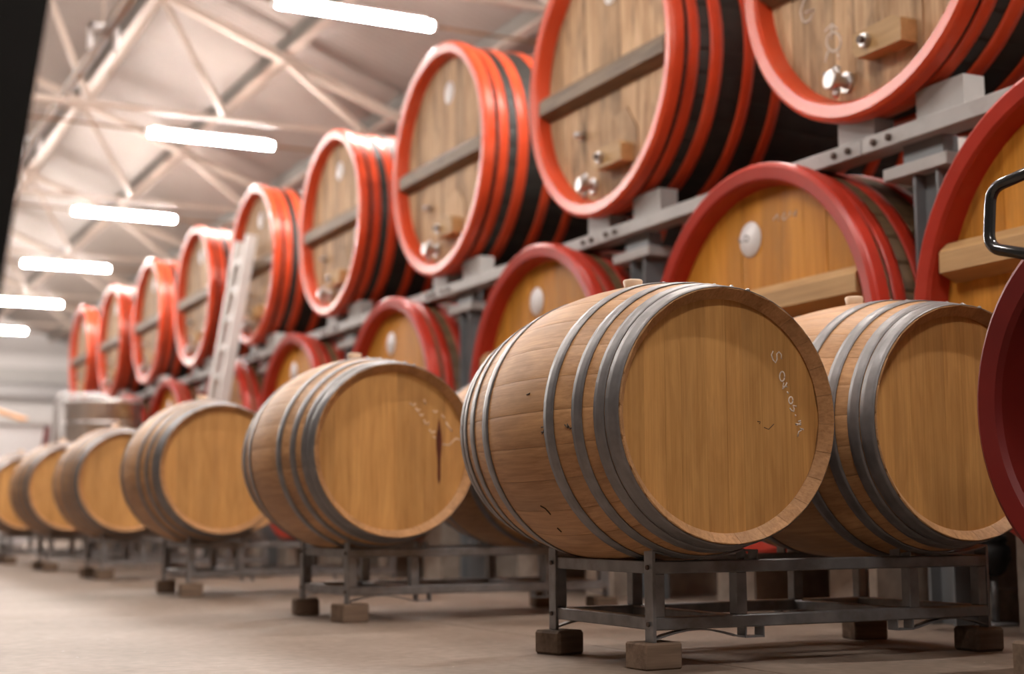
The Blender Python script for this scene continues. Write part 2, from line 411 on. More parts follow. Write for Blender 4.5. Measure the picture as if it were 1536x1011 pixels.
# wind bracing in the roof plane
for k in range(len(TR_Y)-1):
    a, b = TR_Y[k], TR_Y[k+1]
    if k % 2 == 0:
        for x_a, x_b in ((0.5, 3.0), (3.0, 0.5)):
            o = MB().tube([(x_a, a, roof_h(x_a)-0.22), (x_b, b, roof_h(x_b)-0.22)], 0.018, 6).build('wind_brace', M['truss'], ceil)
# rusty pipe running the length of the hall with pale clamps
rp = empty('roof_pipe', (2.26, 0, 4.3))
MB().tube([(0, Y0+0.05, 0), (0, Y1-0.05, 0)], 0.045, 10).build('pipe', M['rust_pipe'], rp)
for y in TR_Y:
    ck = MB()
    ck.box(-0.12, -0.09, y+2.70, y+2.80, -0.11, 0.09); ck.box(0.09, 0.12, y+2.70, y+2.80, -0.11, 0.09); ck.box(-0.12, 0.12, y+2.70, y+2.80, 0.06, 0.09)
    ck.build('clamp', M['label'], rp)
    MB().tube([(0, y+2.79, 0.05), (0, y+2.79, roof_h(2.26)-4.3+0.04)], 0.012, 6).build('hanger', M['truss'], rp)
tag(rp, 'long rust brown pipe hung below the roof with white clamps', 'pipe')

# tube lights
LT_Y = [9.9+3.97*k for k in range(-4, 6)]
def tube_light(first=[None]):
    if first[0] is None:
        t = empty('tube_light', (0, 0, 4.0))
        MB().tube([(-0.60, 0, 0), (0.60, 0, 0)], 0.034, 12, smooth=True).build('diffuser', M['tube'], t)
        for s in (-1, 1):
            MB().tube([(s*0.60, 0, 0), (s*0.625, 0, 0)], 0.035, 12).build('end_cap', M['label'], t)
        MB().box(-0.55, 0.55, -0.032, 0.032, 0.036, 0.060).build('spine', M['label'], t)
        first[0] = t; return t
    return copy_tree(first[0])
for row, px in enumerate((3.64, 0.6)):
    for y in [q-1.985*row for q in LT_Y if q > 0]:
        t = tube_light(); t.location = (px, y, 4.0)
        tag(t, ['lit white fluorescent tube hung under the roof above the casks', 'lit white fluorescent tube hung over the open aisle floor'][row], 'light', ['tube lights above the casks', 'tube lights over the aisle'][row])
for y in LT_Y:
    if y > 0:
        for dx in (-0.5, 0.5): MB().tube([(0.6+dx, y-1.985, 4.05), (0.6+dx, y-1.985, roof_h(0.6+dx)+0.06)], 0.006, 6).build('light_hanger', M['truss'], ceil)
# conduit feeding each light of the row above the casks
for y in LT_Y:
    MB().tube([(4.27, y, 4.0), (X1-0.02, y, 4.0)], 0.012, 6).build('conduit', M['rust_pipe'], ceil)
    MB().tube([(3.01, y, 4.02), (0.2, y, 4.06)], 0.012, 6).build('conduit', M['rust_pipe'], ceil)

# ------------------------------------------------------------------ casks and barrels
def prof_r(t, L, rh, rb, k=2.0):
    y = (t-L/2)/(L/2); return rb-(rb-rh)*abs(y)**k
def stave_mesh(name, mat, L, rh, rb, th, n, rows, cols, gap, joint=0.0006, x0=0.0):
    m = MB(); half = PI/n
    vs = []; ts = [x0+(L-2*x0)*i/(rows-1) for i in range(rows)]
    cham = 0.16*half
    for t in ts:
        r = prof_r(t, L, rh, rb)
        ends = x0 == 0 and (t < 1e-6 or t > L-1e-6)
        ths = th*(0.86 if ends else 1.0)
        angs = [-half+gap/r]+[(-half+cham)+(2*half-2*cham)*j/(cols-1) for j in range(cols)]+[half-gap/r]
        row = []
        for j, a in enumerate(angs):
            rr = r-(joint if j in (0, len(angs)-1) else 0)
            row.append((t, rr*math.sin(a), rr*math.cos(a)))
        ri = r-ths
        for j in range(cols):
            a = (half-gap/r)*(1-2*j/(cols-1)); row.append((t+(0.028 if ends and t < L/2 else (-0.028 if ends else 0)), ri*math.sin(a), ri*math.cos(a)))
        vs += row
    k = 2*cols+2; fs = []
    for i in range(rows-1):
        for j in range(k):
            a, b = i*k+j, i*k+(j+1) % k
            fs.append((a, b, b+k, a+k))
    fs.append(list(range(k))[::-1]); fs.append([(rows-1)*k+j for j in range(k)])
    m.add(vs, fs)
    m.sm = [True if (q % k) in range(1, cols) else False for q in range((rows-1)*k)]+[False, False]
    return m.mesh(name, mat)
def head_boards(cuts, R, x, th, mat, parent, cz, gap, jitter, back=False):
    cs = [-R]+cuts+[R]
    for i in range(len(cs)-1):
        y0, y1 = cs[i]+gap, cs[i+1]-gap
        top = []
        K = 6
        for k in range(K+1):
            y = y0+(y1-y0)*k/K; top.append((y, math.sqrt(max(0, R*R-y*y))))
        poly = top+[(y, -z) for y, z in reversed(top)]
        poly = [q for k, q in enumerate(poly) if k == 0 or (abs(q[0]-poly[k-1][0])+abs(q[1]-poly[k-1][1])) > 1e-6]
        ym = (y0+y1)/2
        m = MB().prism([(a-ym, b) for a, b in poly], 'X', 0, th)
        o = m.build('head_board', mat, parent); o.location = (x+random.uniform(-jitter, jitter), ym, cz)
def hoop_mesh(name, mat, t0, t1, L, rh, rb, th, n=56, proud=0.0008, rows=4, flare=0.0):
    pr = []
    for i in range(rows):
        t = t0+(t1-t0)*i/(rows-1); pr.append((t, prof_r(t, L, rh, rb)+proud+th))
    for i in range(rows-1, -1, -1):
        t = t0+(t1-t0)*i/(rows-1); pr.append((t, prof_r(t, L, rh, rb)+proud))
    m = MB().lathe(pr, n, 'X', smooth=True, close=True)
    return m.mesh(name, mat)

# --- oak barrel on racks
BL, BRH, BRB = 0.865, 0.298, 0.353
def make_barrel():
    root = empty('oak_barrel')
    cz = BRB
    me = stave_mesh('stave', M['oak_stave'], BL, BRH, BRB, 0.028, 26, 13, 4, 0.0004)
    for k in range(26):
        o = ob('stave', me, root); o.location.z = cz; o.rotation_euler.x = 2*PI*k/26+0.05
    cuts = [-0.215, -0.158, -0.115, -0.045, 0.012, 0.058, 0.112, 0.195]
    cuts = sorted(-c for c in cuts)
    head_boards(cuts, 0.276, 0.034, 0.022, M['oak_head'], root, cz, 0.0002, 0.0002)
    head_boards(cuts, 0.276, BL-0.056, 0.022, M['oak_head'], root, cz, 0.0004, 0.0006)
    for s in (0, 1):
        for (a, b) in ((0.004, 0.046), (0.050, 0.084), (0.126, 0.163), (0.236, 0.276)):
            t0, t1 = (a, b) if s == 0 else (BL-b, BL-a)
            h = ob('hoop', hoop_mesh('hoop', M['hoop'], t0, t1, BL, BRH, BRB, 0.0022), root); h.location.z = cz
            tm = (t0+t1)/2; r = prof_r(tm, BL, BRH, BRB)+0.003
            for dt, da in ((-0.008, -0.10), (0.008, 0.02)):
                rv = MB().lathe([(-0.002, 0.0058), (0.0012, 0.0050), (0.0030, 0.0028), (0.0034, 0.0)], 8, 'Z').build('rivet', M['rivet'], h)
                a = -0.05+da+0.22*(tm*7 % 1-0.5); rv.rotation_euler.x = -a; rv.location = (tm+dt, r*math.sin(a), r*math.cos(a))
    b = MB().lathe([(-0.02, 0.021), (0.006, 0.023), (0.022, 0.026), (0.026, 0.0235), (0.026, 0.0)], 20, 'Z').build('bung', M['bung'], root)
    b.location = (BL/2, 0, cz+BRB)
    return root

def strokes(name, lines, to_local, r, mat, parent, n=6, flat=0.18):
    m = MB()
    for ln in lines:
        pts = [to_local(*q) for q in ln]
        m.tube(pts, r, n)
    if flat:
        d = pts[0][0]; m.v = [(d+(x-d)*flat, y, z) for x, y, z in m.v]
    return m.build(name, mat, parent)
def ell(cx, cy, rx, ry, n=14, a0=0.3, tilt=0.0):
    return [(cx+rx*math.cos(a0+2*PI*k/n)+tilt*ry*math.sin(a0+2*PI*k/n), cy+ry*math.sin(a0+2*PI*k/n)) for k in range(n+1)]

# --- two-barrel steel rack, local origin at floor level of its front left post, X across, Y depth
RW, RD, RZ0, RZ1 = 1.045, 0.525, 0.0, 0.214
def make_rack():
    root = empty('barrel_rack'); g = M['galv']
    t = 0.036
    for y in (0.0, RD-t):
        MB().box(0.004, RW-0.004, y, y+t, 0.160, 0.190, 0.003).build('upper_rail', g, root)
        MB().box(0.004, RW-0.004, y, y+t, 0.028, 0.058, 0.003).build('lower_rail', g, root)
        for x in (0.0, 0.235, RW-0.235-t, RW-t):
            end = x in (0.0, RW-t)
            MB().box(x+0.002, x+t-0.002, y+0.002, y+t-0.002, 0.058, 0.160, 0.002).build('post', g, root)
        for x in (0.0, RW-0.005):
            # flat strap that caps the corner: up to the cradle, down to the foot
            o = MB().box(x-0.002, x+0.007, y-0.001, y+t+0.001, 0.0, RZ1, 0.001).build('end_strap', g, root)
            for z in (0.175, 0.042):
                MB().lathe([(-0.004, 0.006), (0.0, 0.006)], 10, 'X', c=((x-0.003) if x == 0 else x+0.012, y+t/2, z)).build('bolt', M['bolt'], o)
        # cradle straps: dip under each barrel
        for xa, xb in ((0.0, 0.262), (RW-0.262, RW)):
            xm = (xa+xb)/2; pts = []
            K = 14
            for k in range(K+1):
                x = xa+(xb-xa)*k/K; u = (x-xm)/((xb-xa)/2)
                pts.append((x, 0.193+0.020*u*u))
            m = MB(); vs = []
            for x, z in pts:
                vs += [(x, y, z), (x, y+t, z), (x, y+t, z+0.004), (x, y, z+0.004)]
            fs = []
            for k in range(K):
                for j in range(4): fs.append((4*k+j, 4*k+(j+1) % 4, 4*k+4+(j+1) % 4, 4*k+4+j))
            m.add(vs, fs+[(0, 1, 2, 3), (4*K, 4*K+1, 4*K+2, 4*K+3)]); m.build('cradle_strap', g, root)
            # end loop of the cradle strap
            xl = xb if xa < 0.1 else xa
            sgn = 1 if xa < 0.1 else -1
            lp = MB()
            lp.box(min(xl, xl+sgn*0.004), max(xl, xl+sgn*0.004), y, y+t, 0.190, RZ1)
            lp.box(min(xl, xl+sgn*0.040), max(xl, xl+sgn*0.040), y, y+t, RZ1-0.004, RZ1)
            lp.box(min(xl+sgn*0.036, xl+sgn*0.040), max(xl+sgn*0.036, xl+sgn*0.040), y, y+t, 0.190, RZ1)
            lp.build('strap_loop', g, root)
            # spring arch below the lower rail and stacking pocket
            pts = []
            for k in range(K+1):
                u = k/K; x = xa+(xb-xa)*u if xa < 0.1 else xb-(xb-xa)*u
                pts.append((x, 0.003+0.022*math.sin(PI*min(1, u*1.05))**1.0*(1 if u < 0.95 else 1)))
            m = MB(); vs = []
            for x, z in pts: vs += [(x, y+0.004, z), (x, y+t-0.004, z), (x, y+t-0.004, z+0.004), (x, y+0.004, z+0.004)]
            m.add(vs, [tuple(f) for f in fs]+[(0, 1, 2, 3), (4*K, 4*K+1, 4*K+2, 4*K+3)]); m.build('spring_arch', g, root)
            pk = MB(); x0 = xl; x1 = xl+sgn*0.052
            pk.box(min(x0, x1), max(x0, x1), y, y+t, 0.002, 0.006)
            for xx in (x0, x1): pk.box(xx-0.002, xx+0.002, y, y+t, 0.002, 0.03)
            pk.build('stacking_pocket', g, root)
    for x in (0.004, RW-t-0.004):
        MB().box(x, x+t, t-0.002, RD-t+0.002, 0.160, 0.190, 0.002).build('side_rail', g, root)
        MB().box(x, x+t, t-0.002, RD-t+0.002, 0.028, 0.058, 0.002).build('side_rail', g, root)
    for x in (0.235, RW-0.235-t):
        MB().box(x, x+t, t-0.002, RD-t+0.002, 0.030, 0.056, 0.002).build('cross_rail', g, root)
    return root

HEADS = [(1.990, 2.880), (1.930, 4.80), (1.890, 6.86), (1.945, 9.20), (1.940, 11.10), (1.930, 13.10)]
barrel0 = make_barrel(); rack0 = make_rack()
ordinal = ['', 'second', 'third', 'fourth', 'fifth', 'sixth']
blk_a = MB().box(-0.052, 0.052, -0.045, 0.045, 0, 0.0625, 0.004).mesh('timber_block', M['block'])
blk_b = MB().box(-0.046, 0.046, -0.05, 0.05, 0, 0.0625, 0.007).mesh('timber_block', M['block'])
barrels = {}
for i, (bp, bs) in enumerate(HEADS):
    zf = 0.0625
    rx, ry = bp-0.115, bs+0.170
    rk = rack0 if i == 0 else copy_tree(rack0)
    rk.location = (rx, ry, zf)
    tag(rk, 'galvanised steel rack carrying the barrel chalked S 04-05-22' if i == 0 else
        ('galvanised steel rack carrying the barrel with the red wine streak' if i == 1 else
         'galvanised steel barrel rack, %s along the row from the chalk-dated barrel' % ordinal[i]), 'rack', 'two-barrel steel racks in a row')
    for j, dx in enumerate((0.0, 0.725)):
        b = barrel0 if (i == 0 and j == 0) else copy_tree(barrel0)
        b.location = (bp+dx, bs, zf+0.197-0.021)
        b.rotation_euler = (0, 0, PI/2)
        barrels[(i, j)] = b
        if i == 0: lb = ['oak wine barrel with S 04-05-22 chalked on its head', 'plain-headed oak wine barrel on the same rack as the chalk-dated barrel'][j]
        elif i == 1: lb = ['oak wine barrel with a dark red wine streak and chalk scribble on its head', 'oak wine barrel beside the one with the red wine streak, on its rack'][j]
        else: lb = ['oak wine barrel, %s along the aisle edge from the chalk-dated barrel' % ordinal[i], 'oak wine barrel on the cask side of the %s rack from the chalk-dated barrel' % ordinal[i]][j]
        tag(b, lb, 'barrel', 'oak barrels on steel racks')
    for cx, cy, me in ((0.02, 0.035, blk_a), (RW-0.015, 0.03, blk_b), (0.012, RD-0.03, blk_b), (RW-0.02, RD-0.035, blk_a)):
        o = ob('timber_block', me); o.location = (rx+cx, ry+cy, 0); o.rotation_euler.z = random.uniform(-0.25, 0.25)
        tag(o, 'small square timber block propping up ' + ('the rack of the barrel chalked S 04-05-22' if i == 0 else ('the rack of the wine-streaked barrel' if i == 1 else 'the %s rack from the chalk-dated barrel' % ordinal[i])), 'block', 'timber blocks under the racks')
# barrel writing
def barrel_local(i, j, depth):
    b = barrels[(i, j)]; loc = b.location
    def f(x, y):
        w = on_y(x, y, loc.y+depth)
        return (depth, -(w.x-loc.x), w.z-loc.z)
    return f
fx = lambda cx, cy, sc: (lambda q: (cx+q[0]/sc, cy+q[1]/sc))
cv = fx(1140, 510, 6.32)
chalk = [[(125, 105), (108, 140), (122, 185), (148, 216), (162, 182), (160, 132), (180, 112), (202, 138), (203, 182)],
         ell(210, 345, 24, 46), [(226, 402), (216, 440), (258, 441)], [(256, 402), (240, 440), (212, 464)],
         [(256, 488), (271, 510)], ell(292, 572, 19, 33), [(345, 628), (312, 620), (324, 650), (320, 676), (300, 668), (282, 645)],
         [(333, 708), (342, 722)], [(362, 772), (386, 766), (388, 784), (352, 806), (336, 796), (390, 803)],
         [(415, 850), (378, 838), (392, 856), (368, 868), (358, 915)]]
strokes('chalk_writing', [[cv(q) for q in ln] for ln in chalk], barrel_local(0, 0, 0.0334), 0.0019, M['chalk'], barrels[(0, 0)])['label'] = 'chalk writing S 04-05-22'
strokes('head_mark', [[(1136, 632), (1141, 633), (1139, 636)], [(1146, 641), (1153, 644), (1161, 636)]], barrel_local(0, 0, 0.0337), 0.0010, M['scorch'], barrels[(0, 0)])
def barrel_skin(x, y):
    b = barrels[(0, 0)].location; d = ray(x, y); t = 2.5
    while t < 5:
        w = d*t+Vector((0, 0, CAM_H)); u = w.y-b.y
        if 0 < u < BL and math.hypot(w.x-b.x, w.z-b.z-BRB) < prof_r(u, BL, BRH, BRB)+0.0006: return (u, -(w.x-b.x), w.z-b.z)
        t += 0.0005
    return (0.3, 0.3, 0.3)
for ln in ([(812, 641), (818, 640), (815, 648), (813, 651)], [(812, 648), (819, 647)], [(847, 637), (852, 642), (851, 636), (855, 643), (863, 640)], [(790, 592), (795, 590)], [(811, 759), (818, 763), (826, 772)], [(836, 792), (842, 798)], [(867, 580), (870, 584)]):
    strokes('stave_mark', [[tuple(barrel_skin(*q)) for q in ln]], lambda *a: a, 0.0016, M['scorch'], barrels[(0, 0)], flat=0)
cv = fx(600, 580, 6.32)
sc2 = [[(95, 155), (125, 180), (150, 160)], [(150, 200), (165, 235), (190, 215)], [(185, 255), (200, 280), (220, 262)], [(225, 315), (245, 355), (275, 335), (265, 370)],
       [(280, 405), (300, 440), (335, 425)], [(312, 470), (340, 492)], [(310, 225), (335, 245), (355, 230)], [(395, 265), (425, 305)], [(435, 335), (465, 385), (495, 425)],
       [(405, 545), (465, 555), (530, 490), (590, 512)], [(225, 120), (245, 165)]]
strokes('chalk_writing', [[cv(q) for q in ln] for ln in sc2], barrel_local(1, 0, 0.0335), 0.0030, M['chalk_faint'], barrels[(1, 0)])['label'] = 'smudged chalk scribble'
bl = barrel_local(1, 0, 0.0333); m = MB(); K = 12; vs = []
for k in range(K+1):
    u = k/K; w = 30*math.sin(PI*u)**0.6*(0.75+0.25*math.sin(5+9*u))
    for sx in (-1, 1):
        q = cv((370+sx*w, 290+645*u)); vs.append(bl(*q))
vs2 = [(x+0.001, y, z) for x, y, z in vs]
m.add(vs+vs2, [(2*k, 2*k+1, 2*k+3, 2*k+2) for k in range(K)]+[(2*K+2+2*k, 2*K+2+2*k+2, 2*K+2+2*k+3, 2*K+2+2*k+1) for k in range(K)])
m.build('wine_stain', M['wine'], barrels[(1, 0)])['label'] = 'dark red wine streak'

# --- large casks
def make_cask(R, L, mats, bar_z, sticker, fittings, n=40, bulge=0.014, bands=None, recess=0.075, seed=1):
    rnd = random.Random(seed)
    root = empty('wine_cask'); cz = R
    rh = R-0.030; rb = rh+bulge; th = 0.045
    me = stave_mesh('stave', mats['stave'], L, rh, rb, th, n, 7, 3, 0.0006, joint=0.0010, x0=0.054)
    for k in range(n):
        o = ob('stave', me, root); o.location.z = cz; o.rotation_euler.x = 2*PI*k/n
    nb = 10; cuts = []
    ri = R-0.088
    for k in range(1, nb): cuts.append(-ri+2*ri*k/nb+rnd.uniform(-0.02, 0.02))
    head_boards(cuts, ri+0.012, recess, 0.03, mats['head'], root, cz, 0.0012, 0.0012)
    head_boards(cuts, ri+0.012, L-recess-0.03, 0.03, mats['head'], root, cz, 0.0012, 0.0012)
    # painted chime ring: rounded front edge, sloping inner face
    pr = [(recess+0.012, ri+0.002), (0.012, ri+0.016), (0.0, ri+0.026), (-0.006, R-0.018), (0.004, R-0.004), (0.012, R), (0.058, R), (0.058, rh+0.001), (recess+0.012, rh-0.03)]
    o = MB().lathe(pr, 72, 'X', close=True, sharp=True).build('chime_ring', mats['red'], root); o.location.z = cz
    pr2 = [(L-t, r) for t, r in pr]
    o = MB().lathe(pr2, 72, 'X', close=True, sharp=True).build('chime_ring', mats['red'], root); o.location.z = cz
    for a, b in (bands or ((0.092, 0.148), (0.205, 0.270), (0.380, 0.435), (0.545, 0.595), (L-0.595, L-0.545), (L-0.435, L-0.380), (L-0.270, L-0.205), (L-0.148, L-0.092))):
        h = ob('hoop', hoop_mesh('hoop', mats['red'], a, b, L, rh, rb, 0.006, n=64), root); h.location.z = cz
    # cross bar with bevelled underside, let into the ring at both ends
    if bar_z is not None:
        hb = math.sqrt(max(0.01, (ri+0.004)**2-bar_z**2))-0.012
        m = MB(); d0 = recess+0.004
        poly = [(d0, -0.065), (d0-0.07, -0.035), (d0-0.07, 0.03), (d0-0.04, 0.062), (d0, 0.062)]
        m.prism([(x, z) for x, z in poly], 'Y', -hb, hb)
        o = m.build('cross_bar', mats['bar'], root); o.location.z = cz+bar_z
    if sticker:
        sy, sz, sr = sticker
        o = MB().lathe([(-0.003, 0.0), (-0.003, sr-0.002), (0.0, sr), (0.001, sr)], 28, 'X').build('round_label', M['label'], root)
        o.location = (recess-0.001, sy, cz+sz)
    if fittings:
        fy, fz, ty, tz = fittings
        # hatch: board framed by dark joints, held by a clamp block with a bolt
        hp = [(fy-0.16, fz-0.17), (fy+0.12, fz-0.17), (fy+0.14, fz+0.06), (fy+0.07, fz+0.19), (fy-0.07, fz+0.22), (fy-0.16, fz+0.10)]
        o = MB().prism([(y, z) for y, z in hp], 'X', recess-0.006, recess+0.004).build('hatch', mats['head'], root); o.location.z = cz
        c = MB().prism([(-0.13, -0.05), (0.105, -0.05), (0.13, -0.02), (0.13, 0.042), (-0.09, 0.05), (-0.13, 0.03)], 'X', -0.07, 0.0).build('clamp_block', mats['clamp'], root); c.location = (recess-0.006, fy, cz+fz)
        MB().lathe([(-0.105, 0.0), (-0.105, 0.014), (-0.03, 0.014)], 10, 'X', c=(0, 0.05, 0.0), sharp=True).build('bolt', M['bolt'], c)
        MB().prism([(0.05+0.026*math.cos(PI/3*k), 0.026*math.sin(PI/3*k)) for k in range(6)], 'X', -0.088, -0.070).build('nut', M['chrome'], c)
        # drain tap: flange, body, lever with a dark knob
        t = empty('tap', (recess, ty, cz+tz), parent=root)
        MB().lathe([(0.0, 0.038), (-0.012, 0.038), (-0.012, 0.022), (-0.06, 0.022), (-0.06, 0.034), (-0.085, 0.036), (-0.09, 0.030), (-0.09, 0.0)], 20, 'X', sharp=True).build('tap_body', M['chrome'], t)
        MB().tube([(-0.045, 0, 0.0), (-0.045, 0, 0.055)], 0.011, 10).build('valve_stem', M['chrome'], t)
        MB().tube([(-0.045, 0, 0.055), (-0.055, 0.045, 0.038)], 0.007, 8).build('lever', M['chrome'], t)
        MB().lathe([(-0.012, 0.0), (-0.008, 0.010), (0, 0.013), (0.008, 0.010), (0.012, 0)], 10, 'Z', c=(-0.056, 0.052, 0.036)).build('lever_knob', M['plastic_blue'], t)
        MB().tube([(-0.05, 0, -0.01), (-0.055, 0.0, -0.05), (-0.06, 0.0, -0.06)], 0.012, 8).build('spout', M['chrome'], t)
        # small sight cock above
        s2 = MB().lathe([(0, 0.02), (-0.02, 0.02), (-0.03, 0.014), (-0.045, 0.016), (-0.05, 0.0)], 14, 'X').build('sight_cock', M['chrome'], root); s2.location = (recess, ty+0.10, cz+tz+0.27)
    return root
UPm = dict(stave=M['stave_black'], head=M['cask_head_up'], red=M['red_up'], bar=M['cask_bar_up'], clamp=M['cask_bar_low'])
LOm = dict(stave=M['stave_brown'], head=M['cask_head_low'], red=M['red_low'], bar=M['cask_bar_low'], clamp=M['cask_bar_low'])
PU, PL = 3.38, 3.30
UP_Y = [4.06+1.885*k for k in range(9)]
up_big = make_cask(0.685, 1.62, UPm, -0.03, (-0.03, 0.40, 0.066), (-0.10, -0.42, 0.15, -0.51), seed=3)
up_small = make_cask(0.650, 1.62, UPm, -0.02, (-0.03, 0.37, 0.066), (-0.10, -0.40, 0.15, -0.48), seed=8)
names_up = ['big upper oak cask chalked with a G and a little arrow-headed figure',
            'upper oak cask next to the one chalked with a G', 'third upper cask counting from the one chalked with a G',
            'fourth upper cask counting from the one chalked with a G', 'upper cask that the leaning ladder rests against', 'sixth upper cask counting from the one chalked with a G',
            'seventh upper cask counting from the one chalked with a G', 'second-last upper cask of the row, toward the far gable wall', 'last upper cask of the row, closest to the far gable wall']
UPPER_Z = 1.755
upper = []
used = {}
for k, y in enumerate(UP_Y):
    src = up_big if k < 3 else up_small
    c = src if src not in used else copy_tree(src)
    used[src] = 1
    c.location = (PU, y, UPPER_Z)
    tag(c, names_up[k], 'cask', 'red-rimmed casks on the upper steel tier'); upper.append(c)
for ch in [x for x in bpy.data.objects if x.parent is upper[0] and x.name.startswith('sight_cock')]:
    bpy.data.objects.remove(ch)
# chalk on the first upper cask
cy_, cz_ = UP_Y[0], UPPER_Z
def cask_local(root, depth):
    loc = root.location
    def f(x, y):
        w = on_x(x, y, loc.x+depth); return (depth, w.y-loc.y, w.z-loc.z)
    return f
cv = fx(1160, 0, 5.615)
mk = [[(300, -60), (252, 20), (230, 100), (245, 168), (270, 190), (310, 168), (345, 80), (265, 105)], [(435, 265), (490, 205), (540, 245)], [(490, 205), (487, 330)],
      ell(508, 352, 60, 80, 18), [(460, 432), (437, 525)], [(540, 440), (552, 500)]]
strokes('chalk_mark', [[cv(q) for q in ln] for ln in mk], cask_local(upper[0], 0.0734), 0.0050, M['chalk'], upper[0])['label'] = 'chalk G and arrow-headed figure'

cl = cask_local(upper[0], 0.0740)
dr = MB(); pts = [cl(1315.5, 92), cl(1318.5, 92), cl(1317.5, 143), cl(1315.8, 143)]
dr.add(pts+[(x+0.002, y, z) for x, y, z in pts], [(0, 1, 2, 3), (7, 6, 5, 4), (0, 4, 5, 1), (1, 5, 6, 2), (2, 6, 7, 3), (3, 7, 4, 0)])
dr.build('wine_drip', M['red_low'], upper[0])['label'] = 'thin red drip below the clamp'
LO_Y = [3.00, 4.64, 6.46, 8.42, 10.33, 12.10, 14.15, 16.05, 17.95]
lo0 = make_cask(0.742, 1.70, LOm, 0.205, (0.085, 0.475, 0.070), None, seed=5)
names_lo = ['lower golden cask whose wooden bar ends beside the black tube handle', 'lower golden cask rising directly behind the chalk-dated barrel',
            'lower golden cask rising between the chalk-dated and the wine-streaked barrels', 'lower golden cask rising behind the wine-streaked barrel',
            'fifth lower cask counting from the one beside the black handle', 'lower cask beside the foot of the leaning ladder', 'lower cask just past the leaning ladder',
            'lower cask behind the stainless steel tank', 'last lower cask of the row, beyond the stainless tank']
LOWER_Z = 0.213
lower = []
for k, y in enumerate(LO_Y):
    c = lo0 if k == 0 else copy_tree(lo0)
    c.location = (PL, y, LOWER_Z); tag(c, names_lo[k], 'cask', 'red-rimmed casks on the lower tier'); lower.append(c)
    for s in (-1, 1):
        m = MB(); w = 0.13; ycen = s*0.36
        # pier with a top cut to the curve of the cask
        top = []
        rr = 0.742-0.030+0.022
        for q in range(7):
            yy = ycen-w+2*w*q/6
            top.append((yy, LOWER_Z+0.742-math.sqrt(rr*rr-yy*yy)-0.004))
        m.prism([(ycen-w, 0), (ycen+w, 0)]+top[::-1], 'X', 0.16, 1.55)
        o = m.build('cask_pier', M['concrete']); o.location = (PL, y, 0)
        tag(o, 'concrete pier cradling the ' + names_lo[k], 'pier', 'piers under the lower casks')
l1 = lower[1]
sl = cask_local(l1, 0.0706)
cv = fx(1070, 300, 10.11)
strokes('label_text', [[cv(q) for q in ln] for ln in ([(385, 570), (390, 640), (440, 632)], ell(500, 585, 34, 46, 12))], sl, 0.0034, M['ink'], l1)['label'] = 'dark lettering on the round label'
strokes('chalk_mark', [[(1160, 330), (1166, 322), (1168, 331)], [(1172, 328), (1177, 319), (1180, 327), (1174, 330)], [(1183, 326), (1186, 317)], [(1189, 324), (1195, 315), (1193, 325)]], cask_local(l1, 0.0734), 0.0036, M['chalk'], l1)['label'] = 'faint chalk mark'

# small dark red cask at the right
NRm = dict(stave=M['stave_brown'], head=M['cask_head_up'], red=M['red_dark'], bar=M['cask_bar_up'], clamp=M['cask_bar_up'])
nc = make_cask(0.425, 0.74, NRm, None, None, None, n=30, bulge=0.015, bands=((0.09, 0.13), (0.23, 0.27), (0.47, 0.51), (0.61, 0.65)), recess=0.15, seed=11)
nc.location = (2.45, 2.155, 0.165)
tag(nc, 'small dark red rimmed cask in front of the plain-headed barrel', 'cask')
for k, yy in enumerate((2.02, 2.24)):
    o = MB().box(0.06, 0.66, -0.07, 0.07, 0, 0.192, 0.006).build('timber_bearer', M['block']); o.location = (2.47, yy, 0)
    tag(o, 'thick timber bearer under the small dark red cask', 'timber', 'bearers under the small dark red cask')

o = MB().box(-0.06, 0.10, -0.05, 0.05, 0, 0.088, 0.005).build('timber_offcut', M['block']); o.location = (2.46, 2.40, 0)
tag(o, 'loose timber offcut on the floor beside the small dark red cask', 'timber')
# ------------------------------------------------------------------ steel stand of the upper tier
st = empty('cask_stand', (0, 0, 0))
tag(st, 'grey steel stand of columns and bolted beams carrying the upper casks', 'stand')
COL_Y = [1.95+1.90*k for k in range(10)]
BZ0, BZ1 = 1.640, 1.700
for k in range(len(COL_Y)-1):
    ya, yb = COL_Y[k]+0.28, COL_Y[k+1]+0.28
    for p0, mt in ((3.44, 'grey_steel'), (4.62, 'grey_steel')):
        o = MB().box(p0, p0+0.10, ya+0.0015, yb-0.0015, BZ0, BZ1, 0.003).build('beam', M[mt], st)
        if p0 < 4:
            for dy in (0.07, 0.15): 
                for yy in (ya+dy, yb-dy):
                    MB().lathe([(-0.012, 0.0), (-0.012, 0.012), (0.0, 0.013), (0.001, 0.013)], 8, 'X', c=(p0, yy, (BZ0+BZ1)/2)).build('bolt', M['bolt'], o)
for y in COL_Y:
    for p0 in (3.46, 4.64):
        c = MB()
        for sg in (-1, 1): c.box(p0+0.02, p0+0.12, y+sg*0.056-0.006, y+sg*0.056+0.006, 0, BZ0-0.115)
        c.box(p0+0.064, p0+0.076, y-0.05, y+0.05, 0, BZ0-0.115)
        c.build('column', M['grey_column'], st)
        MB().box(p0+0.005, p0+0.13, y-0.12, y+0.20, BZ0-0.115, BZ0-0.070, 0.003).build('column_head', M['grey_steel'], st)
        MB().box(p0+0.03, p0+0.10, y-0.08, y+0.12, BZ0-0.070, BZ0, 0.002).build('packer', M['grey_column'], st)
    MB().box(3.54, 4.64, y-0.03, y+0.03, BZ0-0.14, BZ0-0.06).build('cross_beam', M['grey_column'], st)
    MB().bar((3.50, y+0.02, 1.25), (3.50, y+0.30, BZ0-0.03), 0.03, 0.04, (1, 0, 0)).build('knee_brace', M['grey_column'], st) if False else None
